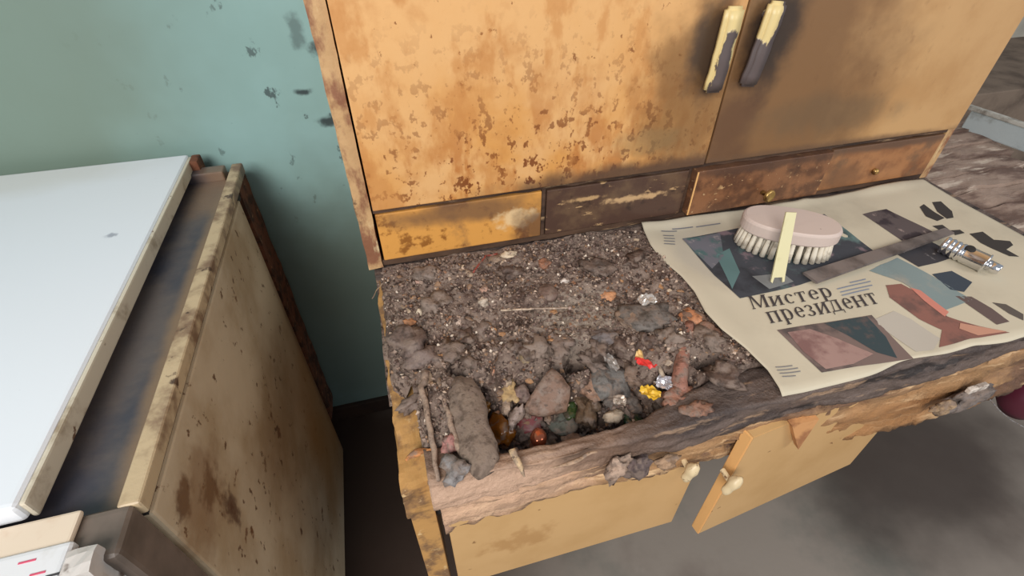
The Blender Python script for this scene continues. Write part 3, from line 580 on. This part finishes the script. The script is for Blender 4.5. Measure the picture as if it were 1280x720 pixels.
crumple('foil_scrap', 764, 452, 26, 9, .004, [(170, 162, 156)], 'dull foil strip right of the small grey stone', 'foil', 5, .3, .5)
crumple('foil_scrap', 775, 500, 16, 12, -.012, [(190, 174, 160)], 'little crumpled foil ball on the dark grey stone', 'foil', 6, .3, .4)
crumple('foil_scrap', 745, 548, 14, 10, -.016, [(196, 184, 176)], 'bright foil fleck in front of the crumpled leaf', 'foil', 7, .25, .5)
# scattered chips of like kind, each one its own object
protos = []
for k, (c_, g_) in enumerate((((196, 172, 146), 'pale'), ((150, 118, 92), 'tan'), ((96, 76, 64), 'dark'), ((178, 132, 92), 'rusty'), ((124, 106, 96), 'grey'), ((222, 208, 190), 'white'))):
    for j in range(3): protos.append((rock(1, .62 + .12 * j, .35, 60 + k * 3 + j, .45, 1), plain('chip_%s_%d' % (g_, j), c_, .55 if g_ != 'white' else .25), g_))
for me_, m_, g_ in protos: me_.materials.append(m_)
lab = {'pale': 'pale chip', 'tan': 'tan crumb', 'dark': 'dark brown crumb', 'rusty': 'rust coloured crumb',
       'grey': 'grey brown pebble', 'white': 'tiny glinting white chip'}
rnd = random.Random(11); n_ = 0
while n_ < 296:
    x = rnd.uniform(.015, .40); y = rnd.uniform(.05, .335); p = pit(x, y)
    if (x < .035 and y < .12) or rnd.random() > .35 + .65 * p: continue
    me_, m_, g_ = rnd.choices(protos, [2, 2, 2, 4, 4, 4, 5, 5, 5, 2, 2, 2, 5, 5, 5, 2, 2, 2])[0]
    s = rnd.uniform(.0026, .0062) * (1 + .5 * p) * (.5 if g_ == 'white' else 1)
    o = bpy.data.objects.new('debris_chip', me_); COL.objects.link(o); o.location = (x, y, max(H(x, y, False), -.074) + s * .25)
    o.scale = (s, s, s); o.rotation_euler = (rnd.uniform(-.6, .6), rnd.uniform(-.6, .6), rnd.uniform(0, 6.3))
    if pit(x, y) > .3: where = 'inside the pit, ' + ('left half' if x < .2 else 'right half')
    elif y > .24: where = 'in the back strip, ' + ('under the orange drawer' if x < .25 else 'under the dark drawer')
    elif x > .32: where = 'between pit and newspaper'
    elif x < .1: where = 'near the left edge of the worktop'
    elif y > .17: where = 'around the matchstick' if x < .25 else 'behind the broad flat grey stone'
    else: where = 'between matchstick and pit'
    tag(o, lab[g_] + ', ' + where, 'chip', g_ + ' chips ' + where); n_ += 1
# clumps hanging at the front face
def front(name, px, py, wpx, hpx, th, col, label, cat, seed, y=-.012, rg=.5):
    c = at(px, py, y, 1); k = (Vector(CAM) - c).length / F
    o = link(name, rock(wpx * .5 * k, th, hpx * .6 * k, seed, rg, 3), plain(name + '_tone_%d' % seed, col, .9), loc=c, smooth=True); return tag(o, label, cat)
front('fluff_clump', 772, 586, 30, 36, .008, (184, 156, 136), 'pinkish grey fluff clump hanging on the front edge', 'clump', 81)
front('fluff_clump', 796, 582, 34, 30, .009, (104, 88, 86), 'dark sooty clump beside the pinkish fluff clump', 'clump', 82)
front('fluff_clump', 833, 577, 30, 14, .006, (172, 140, 112), 'flat tan smear of grease left of the left door knob', 'clump', 83)
front('fluff_clump', 1212, 497, 54, 20, .008, (130, 118, 112), 'grey dust clump under the white chip on the front edge', 'clump', 84)
front('fluff_clump', 1180, 509, 26, 12, .007, (168, 140, 110), 'tan clump left of the grey dust clump', 'clump', 85)
o = link('eraser_chip', box(-.014, .014, -.003, .003, -.0045, .0045, .001), plain('white_plastic_chip', (224, 212, 200), .5), loc=at(1221, 485, -.016, 1)); o.rotation_euler = (0, -.1, 0)
tag(o, 'small white block stuck on the front edge right of the newspaper', 'chip')
# ------------------------------------------------------------------ newspaper
def edge_l(t):   # left edge x as y runs front to back
    return interp([(-.01, .411), (.03, .418), (.065, .414), (.10, .404), (.132, .402), (.17, .409), (.204, .409), (.25, .402), (.283, .403), (.32, .411), (.35, .418)])(t)
def PZ(x, y):
    z = .0062 + .0022 * noise.noise(Vector((x * 9, y * 14, 4))) + .0012 * noise.noise(Vector((x * 22, y * 6, 2)))
    z += .007 * math.exp(-((x - .41) / .03) ** 2)
    fold = abs(x - .70 - .1 * (y - .17)); z += .0022 * math.exp(-(fold / .012) ** 2)
    z += .0035 * math.exp(-((y - .335) / .012) ** 2) * (1 + .6 * math.sin(x * 30))
    return z
NPX, NPY = 130, 80; vs = []; fs = []
for j in range(NPY + 1):
    v = j / NPY
    for i in range(NPX + 1):
        u = i / NPX; yb = -.004 + .006 * noise.noise(Vector((u * 7, 3, 0))) + .008 * math.exp(-((u - .33) / .12) ** 2) - .012 * max(0, u - .5); yt = .338 + .004 * math.sin(u * 9)
        y = yb + (yt - yb) * v; x = edge_l(y) + (.975 - edge_l(y)) * u
        z = PZ(x, y)
        if y < .004: z -= (.004 - y) * .4
        vs.append((x, y, z))
for j in range(NPY):
    for i in range(NPX):
        a = j * (NPX + 1) + i; fs.append((a, a + 1, a + NPX + 2, a + NPX + 1))
me = bpy.data.meshes.new('newspaper'); me.from_pydata(vs, [], fs)
news = link('newspaper', me, M['paper'], smooth=True); md = news.modifiers.new('thickness', 'SOLIDIFY'); md.thickness = .0006; md.offset = -1
tag(news, 'creased yellowed open newspaper lying on the right half of the worktop', 'newspaper')
def printed(name, pts, col, lb=None, lift=.0005, layers=(), cuts=4):
    P = [at(a, b, .007) for a, b in pts]; bm = bmesh.new(); f = bm.faces.new([bm.verts.new((p.x, p.y, 0)) for p in P])
    bmesh.ops.triangulate(bm, faces=[f]); 
    for _ in range(3): bmesh.ops.subdivide_edges(bm, edges=[e for e in bm.edges if e.calc_length() > .008], cuts=1); bmesh.ops.triangulate(bm, faces=bm.faces[:])
    for v in bm.verts: v.co.z = PZ(v.co.x, v.co.y) + lift
    bmesh.ops.recalc_face_normals(bm, faces=bm.faces[:])
    if sum(f_.normal.z for f_ in bm.faces) < 0: bmesh.ops.reverse_faces(bm, faces=bm.faces[:])
    k_ = len(bpy.data.materials)
    return link(name, bm2me(bm), surf('ink_%d' % k_, col, layers, (), .85, spec=.2), news, label=lb)
dk = (70, 72, 78)
printed('printed_photo', [(853, 298), (930, 284), (1030, 268), (1062, 290), (1100, 318), (1068, 334), (1000, 356), (925, 373), (893, 345)], dk, 'large dark photo under the brush', layers=[((104, 128, 126), 10, .52, .64), ((130, 112, 118), 22, .6, .7), ((50, 50, 54), 14, .5, .7)])
printed('printed_photo', [(853, 299), (900, 291), (905, 320), (890, 336)], (112, 112, 120), 'mauve and grey corner of the large photo', lift=.0009, layers=[((82, 108, 108), 30, .5, .6), ((160, 150, 150), 40, .6, .7)])
printed('printed_photo', [(895, 318), (912, 310), (925, 340), (915, 362)], (96, 124, 124), 'teal patch of the large photo', lift=.0009)
printed('printed_photo', [(940, 345), (978, 341), (992, 352), (962, 361)], (128, 130, 130), 'grey patch below the brush', lift=.0009)
printed('printed_photo', [(1078, 268), (1108, 261), (1140, 277), (1178, 296), (1130, 302)], (96, 86, 86), 'brown grey photo near the back edge', layers=[((64, 56, 60), 24, .5, .6), ((150, 134, 128), 50, .62, .7)])
printed('printed_photo', [(1122, 318), (1160, 300), (1200, 318), (1172, 328), (1148, 334)], (68, 66, 70), 'dark photo left of the chrome nozzle', layers=[((150, 146, 146), 60, .62, .7)])
printed('printed_photo', [(1087, 338), (1122, 322), (1165, 345), (1215, 375), (1180, 388), (1128, 356)], (132, 146, 146), 'pale teal printed area', layers=[((160, 156, 146), 16, .5, .7)])
printed('printed_photo', [(1165, 343), (1190, 338), (1216, 352), (1205, 365), (1188, 362)], (66, 74, 84), 'dark blue printed blot')
printed('printed_photo', [(1107, 357), (1125, 357), (1152, 372), (1184, 396), (1225, 408), (1262, 416), (1216, 424), (1175, 433), (1178, 412), (1150, 398), (1112, 372)], (140, 98, 88), 'reddish brown photo of a figure', layers=[((110, 84, 78), 20, .45, .6)])
printed('printed_photo', [(1136, 362), (1150, 364), (1186, 390), (1180, 397), (1154, 378)], (206, 134, 118), 'salmon coloured part of the reddish photo', lift=.0009)
printed('printed_photo', [(1200, 404), (1258, 415), (1222, 420), (1198, 412)], (196, 146, 124), 'pale salmon sleeve of the reddish photo', lift=.0009)
printed('printed_photo', [(971, 413), (1090, 393), (1143, 447), (1027, 466)], (124, 106, 100), 'portrait photo under the headline', layers=[((90, 80, 78), 18, .5, .65)])
printed('printed_photo', [(1030, 404), (1084, 395), (1108, 420), (1122, 447), (1096, 440), (1062, 420)], (62, 74, 78), 'dark teal part of the portrait photo', lift=.0009, layers=[((100, 86, 82), 24, .5, .65)])
printed('printed_photo', [(984, 416), (1012, 412), (1048, 424), (1092, 442), (1066, 456), (1032, 462), (1004, 440)], (164, 134, 126), 'pinkish cheek in the portrait photo', lift=.0009, layers=[((130, 98, 94), 26, .45, .65)])
printed('text_column', [(1090, 400), (1118, 388), (1140, 398), (1176, 422), (1168, 436), (1146, 438)], (186, 178, 166), 'grey block of small print')
printed('printed_photo', [(1194, 370), (1214, 371), (1240, 386), (1262, 402), (1246, 406)], (104, 88, 84), 'narrow brown photo near the right edge', layers=[((150, 140, 130), 50, .6, .7)])
printed('printed_photo', [(1240, 378), (1262, 392), (1280, 400), (1280, 392), (1258, 380)], (96, 88, 82), 'narrow dark photo by the frame edge')
for q in ([(1150, 258), (1155, 255), (1168, 264), (1181, 272), (1172, 276), (1158, 270)], [(1165, 253), (1176, 252), (1190, 264), (1192, 272), (1184, 273), (1172, 264)], [(1188, 288), (1200, 287), (1206, 291), (1194, 294)],
          [(1212, 292), (1228, 290), (1242, 300), (1262, 302), (1266, 307), (1258, 312), (1274, 321), (1262, 320), (1240, 310), (1226, 303)], [(1165, 283), (1178, 281), (1190, 290), (1180, 291)]):
    printed('masthead_letter', q, (66, 62, 60), 'black letter of the masthead')
for (x0, y0, x1, y1) in ((826, 290, 846, 288), (828, 296, 842, 294.5), (829, 300, 843, 298.5), (829, 304, 843, 302.5), (829, 308, 843, 306.5), (968, 461, 990, 457), (970, 465, 997, 460), (973, 469, 1000, 464), (976, 473, 994, 470),
                       (1046, 361, 1088, 351), (1050, 365, 1090, 356), (1052, 369, 1086, 361), (1062, 353, 1082, 348), (870, 283, 900, 279), (840, 286, 866, 283)):
    printed('text_line', [(x0, y0), (x1, y1), (x1 + .6, y1 + 1.1), (x0 + .6, y0 + 1.1)], (124, 124, 130) if x0 < 1000 or x0 > 1100 else (126, 136, 158), lift=.0009)
# headline in a hand-made serif face: every stroke is a polygon in a unit letter box
def rect(x0, y0, x1, y1): return [(x0, y0), (x1, y0), (x1, y1), (x0, y1)]
def stem(x, y0=0, y1=1, w=.17): return [rect(x, y0, x + w, y1), rect(x - .07, y0, x + w + .07, y0 + .07), rect(x - .07, y1 - .07, x + w + .07, y1)]
def arc(cx, cy, rx, ry, a0, a1, w0, w1, n=10):
    out = []
    for i in range(n):
        p = []
        for t_ in (i / n, (i + 1) / n):
            a = math.radians(a0 + (a1 - a0) * t_); w_ = w0 + (w1 - w0) * abs(math.cos(a)); p.append(((cx + rx * math.cos(a), cy + ry * math.sin(a)), (cx + (rx - w_) * math.cos(a), cy + (ry - w_ * .8) * math.sin(a))))
        out.append([p[0][0], p[1][0], p[1][1], p[0][1]])
    return out
GL = {
 'и': (.86, stem(.08) + stem(.61) + [[(.25, .08), (.25, .26), (.61, .92), (.61, .74)]]),
 'с': (.70, arc(.40, .5, .33, .5, 50, 310, .07, .18) + [rect(.52, .72, .66, .86)]),
 'т': (.78, stem(.30) + [rect(.05, .92, .73, 1), rect(.05, .72, .11, 1), rect(.67, .72, .73, 1)]),
 'е': (.72, arc(.38, .5, .33, .5, 0, 320, .07, .18) + [rect(.12, .50, .70, .57)]),
 'р': (.82, stem(.10, -.36, 1) + arc(.42, .5, .34, .5, -125, 125, .07, .18)),
 'п': (.88, stem(.08) + stem(.61) + [rect(.08, .92, .78, 1)]),
 'з': (.66, arc(.28, .76, .28, .25, 160, -90, .07, .15) + arc(.28, .25, .32, .26, 90, -160, .07, .17)),
 'д': (.86, [rect(.02, 0, .84, .08), rect(.02, -.22, .08, .06), rect(.78, -.22, .84, .06), rect(.56, .05, .72, 1), rect(.26, .92, .76, 1), [(.12, .05), (.19, .05), (.34, .95), (.27, .95)]]),
 'н': (.88, stem(.08) + stem(.61) + [rect(.2, .47, .65, .55)]),
 'М': (1.2, stem(.06, 0, 1.3, .08) + stem(.92, 0, 1.3, .18) + [[(.08, 1.3), (.26, 1.3), (.60, .2), (.52, .05)], [(.52, .05), (.60, .05), (.98, 1.3), (.90, 1.3)]]),
}
def word(text, p0, p1, up_, label):
    a = at(*p0, .007); b = at(*p1, .007); u = at(*up_, .007) - a
    tot = sum(GL[ch][0] for ch in text) + .10 * (len(text) - 1); dx = (b - a) / tot; x = 0
    for ch in text:
        w_, polys = GL[ch]; bm = bmesh.new()
        for pl in polys:
            vs_ = []
            for (gx, gy) in pl:
                q = a + dx * (x + gx) + u * gy; vs_.append(bm.verts.new((q.x, q.y, PZ(q.x, q.y) + .0009)))
            f = bm.faces.new(vs_); f.normal_update()
            if f.normal.z < 0: f.normal_flip()
        link('headline_letter', bm2me(bm), M['headline'], news); x += w_ + .10
M['headline'] = surf('headline_ink', (72, 66, 66), (), (), .8, spec=.2)
word('Мистер', (941, 387), (1043, 371), (936, 374.5), '')
word('президент', (963, 405), (1101, 379), (956, 391), '')
# ------------------------------------------------------------------ things on the newspaper
bc = (.590, .229); by0 = .010
br = empty('scrubbing_brush', (bc[0], bc[1], by0), 'oval pinkish wooden scrubbing brush with cream bristles on the newspaper', 'brush')
def oval(rx, ry, zs, n=48):
    bm = bmesh.new(); rings = []
    for s_, z in zs: rings.append([bm.verts.new(((rx * s_ * abs(math.cos(a)) ** .85 * (1 if math.cos(a) > 0 else -1)), (ry * s_ * abs(math.sin(a)) ** .85 * (1 if math.sin(a) > 0 else -1)), z)) for a in (2 * math.pi * k / n for k in range(n))])
    for a, b in zip(rings, rings[1:]):
        for k in range(n): bm.faces.new((a[k], a[(k + 1) % n], b[(k + 1) % n], b[k]))
    bm.faces.new(rings[0][::-1]); bm.faces.new(rings[-1]); bmesh.ops.recalc_face_normals(bm, faces=bm.faces[:]); return bm2me(bm)
BR = (0, 0, -.58)
child('back', oval(.066, .036, [(.97, .028), (1.0, .030), (1.0, .044), (.98, .0465), (.94, .048)]), M['brush_wood'], br, (0, 0, 0), BR, None, False)
rnd = random.Random(2); bm = bmesh.new(); tufts = []
cz, sz = math.cos(BR[2]), math.sin(BR[2])
def tuft(x, y, dx, dy):
    bm = bmesh.new(); n = 7
    for r_, z in ((.0026, .027), (.0030, .014), (.0036, .001)):
        pass
    rings = [[bm.verts.new((x + dx * (1 - z / .027) * .5 + r_ * math.cos(2 * math.pi * k / n), y + dy * (1 - z / .027) * .5 + r_ * math.sin(2 * math.pi * k / n), z)) for k in range(n)] for r_, z in ((.0030, .029), (.0038, .014), (.0044, .0))]
    for a, b in zip(rings, rings[1:]):
        for k in range(n): bm.faces.new((a[k], a[(k + 1) % n], b[(k + 1) % n], b[k]))
    bm.faces.new(rings[-1]); bmesh.ops.recalc_face_normals(bm, faces=bm.faces[:]); return bm2me(bm)
for ring, (f_, n) in enumerate(((.90, 34), (.68, 24), (.44, 14), (.2, 6))):
    for k in range(n):
        a = 2 * math.pi * (k + .5 * (ring % 2)) / n; x = .066 * f_ * math.cos(a); y = .036 * f_ * math.sin(a)
        child('bristle_tuft', tuft(x, y, .008 * math.cos(a) * f_, .008 * math.sin(a) * f_), M['bristle'], br, (0, 0, 0), BR, None, True)
# cream plastic strip leaning over the brush, forked at its lower end
A = at(988, 265, .098); B = at(971, 350, .012)
d = (B - A); L_ = d.length; bm = bmesh.new()
out = [(-.0066, 0), (.0066, 0), (.0085, L_ * .93), (.0088, L_ + .002), (.0062, L_ + .004), (.0052, L_ - .004), (-.0052, L_ - .005), (-.0064, L_ + .002), (-.0092, L_ + .001), (-.0085, L_ * .93)]
f = bm.faces.new([bm.verts.new((x, y, 0)) for x, y in out]); r = bmesh.ops.extrude_face_region(bm, geom=[f])
for v in r['geom']:
    if isinstance(v, bmesh.types.BMVert): v.co.z = .003
bmesh.ops.recalc_face_normals(bm, faces=bm.faces[:])
o = link('plastic_strip', bm2me(bm), M['cream_plastic'], loc=A); yv = d.normalized(); zv = Vector((0, 0, 1)); xv = yv.cross(zv).normalized(); zv = xv.cross(yv)
o.rotation_euler = Matrix((xv, yv, zv)).transposed().to_euler(); tag(o, 'cream plastic strip with forked end leaning across the brush', 'strip')
# dull bar
A = at(1012, 350, .010); B = at(1186, 290, .012); d = (B - A).normalized(); s_ = Vector((-d.y, d.x, 0)); bm = bmesh.new()
P = [A - s_ * .011, B - s_ * .008, B + s_ * .008, A + s_ * .014]
vs_ = [bm.verts.new(p) for p in P] + [bm.verts.new(p + Vector((0, 0, .004))) for p in P]
bm.faces.new(vs_[:4][::-1]); bm.faces.new(vs_[4:])
for i in range(4): bm.faces.new((vs_[i], vs_[(i + 1) % 4], vs_[4 + (i + 1) % 4], vs_[4 + i]))
bmesh.ops.bevel(bm, geom=bm.edges[:], offset=.0012, segments=2, affect='EDGES'); bmesh.ops.recalc_face_normals(bm, faces=bm.faces[:])
tag(link('metal_bar', bm2me(bm), M['steel']), 'dull dark grey flat bar lying between brush and chrome nozzle', 'bar')
# chrome nozzle
A = at(1178, 305, .020); B = at(1250, 338, .017); d = B - A; L_ = d.length
nz = empty('chrome_nozzle', A, 'shiny ribbed chrome tap nozzle on the right of the newspaper', 'nozzle')
rr = .013
prof = [(.006, 0), (rr * .8, .0)]
z = 0
for k in range(4): prof += [(rr * .98, z + .001), (rr * 1.02, z + .003), (rr * .98, z + .005), (rr * .86, z + .006)]; z += .0068
prof += [(rr, z + .002), (rr, L_ * .74), (rr * 1.1, L_ * .745), (rr * 1.1, L_ * .765), (rr * .85, L_ * .78), (rr * .62, L_ * .80)]
q = d.to_track_quat('Z', 'Y').to_euler()
child('barrel', lathe(prof, 32), M['chrome'], nz, (0, 0, 0), q)
child('tip', lathe([(rr * .60, L_ * .80), (rr * .56, L_ * .98), (rr * .5, L_)], 24), M['chrome'], nz, (0, 0, 0), q)
hp = A + d * .42; v_ = (Vector(CAM) - hp); v_ -= d * (v_.dot(d) / d.dot(d)); v_.normalize(); side = d.cross(v_).normalized(); v2 = (v_ * .62 + side * .78); 
if v2.y > v_.y: v2 = (v_ * .62 - side * .78)
hq = v2.normalized().to_track_quat('Z', 'Y').to_euler()
child('hole', lathe([(.0058, rr - .002), (.0058, rr + .0006), (.0045, rr + .0007)], 20), M['dark'], nz, hp - A, hq)
# ------------------------------------------------------------------ right of the cabinet
pile = empty('board_stack', (1.2, .34, FZ), 'stack of rough brown boards beside the right end of the worktop', 'boards')
wd = surf('rough_weathered_board', (158, 136, 122), [((108, 86, 76), 22, .45, .62, (.35, 1, 1)), ((204, 188, 172), 46, .56, .66, (.2, 1, 1), .8)], (), .8, bump=.8, bsc=40, bdist=.003)
rnd = random.Random(8)
for k in range(7):
    y = .215 + k * .045; sh = rnd.uniform(-.006, .006)
    me = box(1.006 + rnd.uniform(0, .006), 1.16 + k * .03 + sh, y, y + .042, -.045, -.012 + .0035 * k + rnd.uniform(-.003, .003), .002, sub=14, amp=.004, sc=18)
    link('board', me, wd, pile)
for k in range(3): link('board', box(1.01, 1.30, .23 + k * .1, .32 + k * .1, -.075 - .028 * 0, -.048, .002), wd, pile)
link('trestle', box(1.03, 1.30, .25, .50, FZ, -.076, .003), surf('trestle_wood', (96, 84, 76), [((70, 60, 54), 10, .4, .7)], (), .8), pile)
P = [at(1218, 132, .05), at(1290, 158, .05), at(1290, 178, .03), at(1228, 150, .03)]
bd = at(1250, 150, .045)
def plank(name, a, b, wdt, th, mat, parent=None, label=None):
    a = Vector(a); b = Vector(b); d = b - a; d2 = d.normalized(); s_ = Vector((0, 0, 1)).cross(d2).normalized(); u = d2.cross(s_)
    bm = bmesh.new(); vs_ = []
    for p in (a, b):
        for i, j in ((-1, -1), (1, -1), (1, 1), (-1, 1)): vs_.append(bm.verts.new(p + s_ * wdt / 2 * i + u * th / 2 * j))
    bm.faces.new(vs_[:4][::-1]); bm.faces.new(vs_[4:])
    for i in range(4): bm.faces.new((vs_[i], vs_[(i + 1) % 4], vs_[4 + (i + 1) % 4], vs_[4 + i]))
    bmesh.ops.bevel(bm, geom=bm.edges[:], offset=min(th, wdt) * .2, segments=2, affect='EDGES'); bmesh.ops.recalc_face_normals(bm, faces=bm.faces[:])
    return link(name, bm2me(bm), mat, parent, label=label)
a = at(1206, 140, .035); b = at(1300, 172, .035)
t_ = empty('painted_tray', ((a + b) / 2).to_tuple()[:2] + (.0,), 'pale blue white painted tray edge above the boards', 'tray')
wht = surf('blue_white_paint', (178, 188, 190), [((130, 132, 128), 16, .5, .7)], (), .5, bump=.3)
plank('rim', a + Vector((0, 0, .012)), b + Vector((0, 0, .012)), .014, .008, surf('pale_rim', (190, 188, 180), [((130, 124, 116), 20, .5, .7)], (), .5), t_)
plank('side', a + Vector((0, -.012, -.012)), b + Vector((0, -.012, -.012)), .008, .040, wht, t_)
# maroon bag handle at the frame's right edge
pc = at(1276, 506, -.03, 1)
bag = lathe([(.001, -.05), (.022, -.048), (.034, -.03), (.036, 0), (.03, .018), (.014, .028), (.001, .03)], 28)
c = at(1286, 505, -.24, 2)
o = link('maroon_jar', bag, surf('maroon_glaze', (92, 36, 52), [((90, 40, 56), 20, .5, .7)], (), .35), loc=(c.x + .040, c.y + .02, -.25), smooth=True)
tag(o, 'rounded maroon jug hanging below the worktop at the right', 'jug')
strandm = plain('grey_wire', (150, 146, 146), .4)
Q = [at(1238, 500, -.02, 1), at(1248, 512, -.022, 1), at(1262, 524, -.024, 1), at(1280, 534, -.026, 1), at(1296, 538, -.028, 1)]
tag(link('wire_loop', tube(Q, .0009, 6), strandm), 'thin pale wire curving under the worktop end', 'wire')
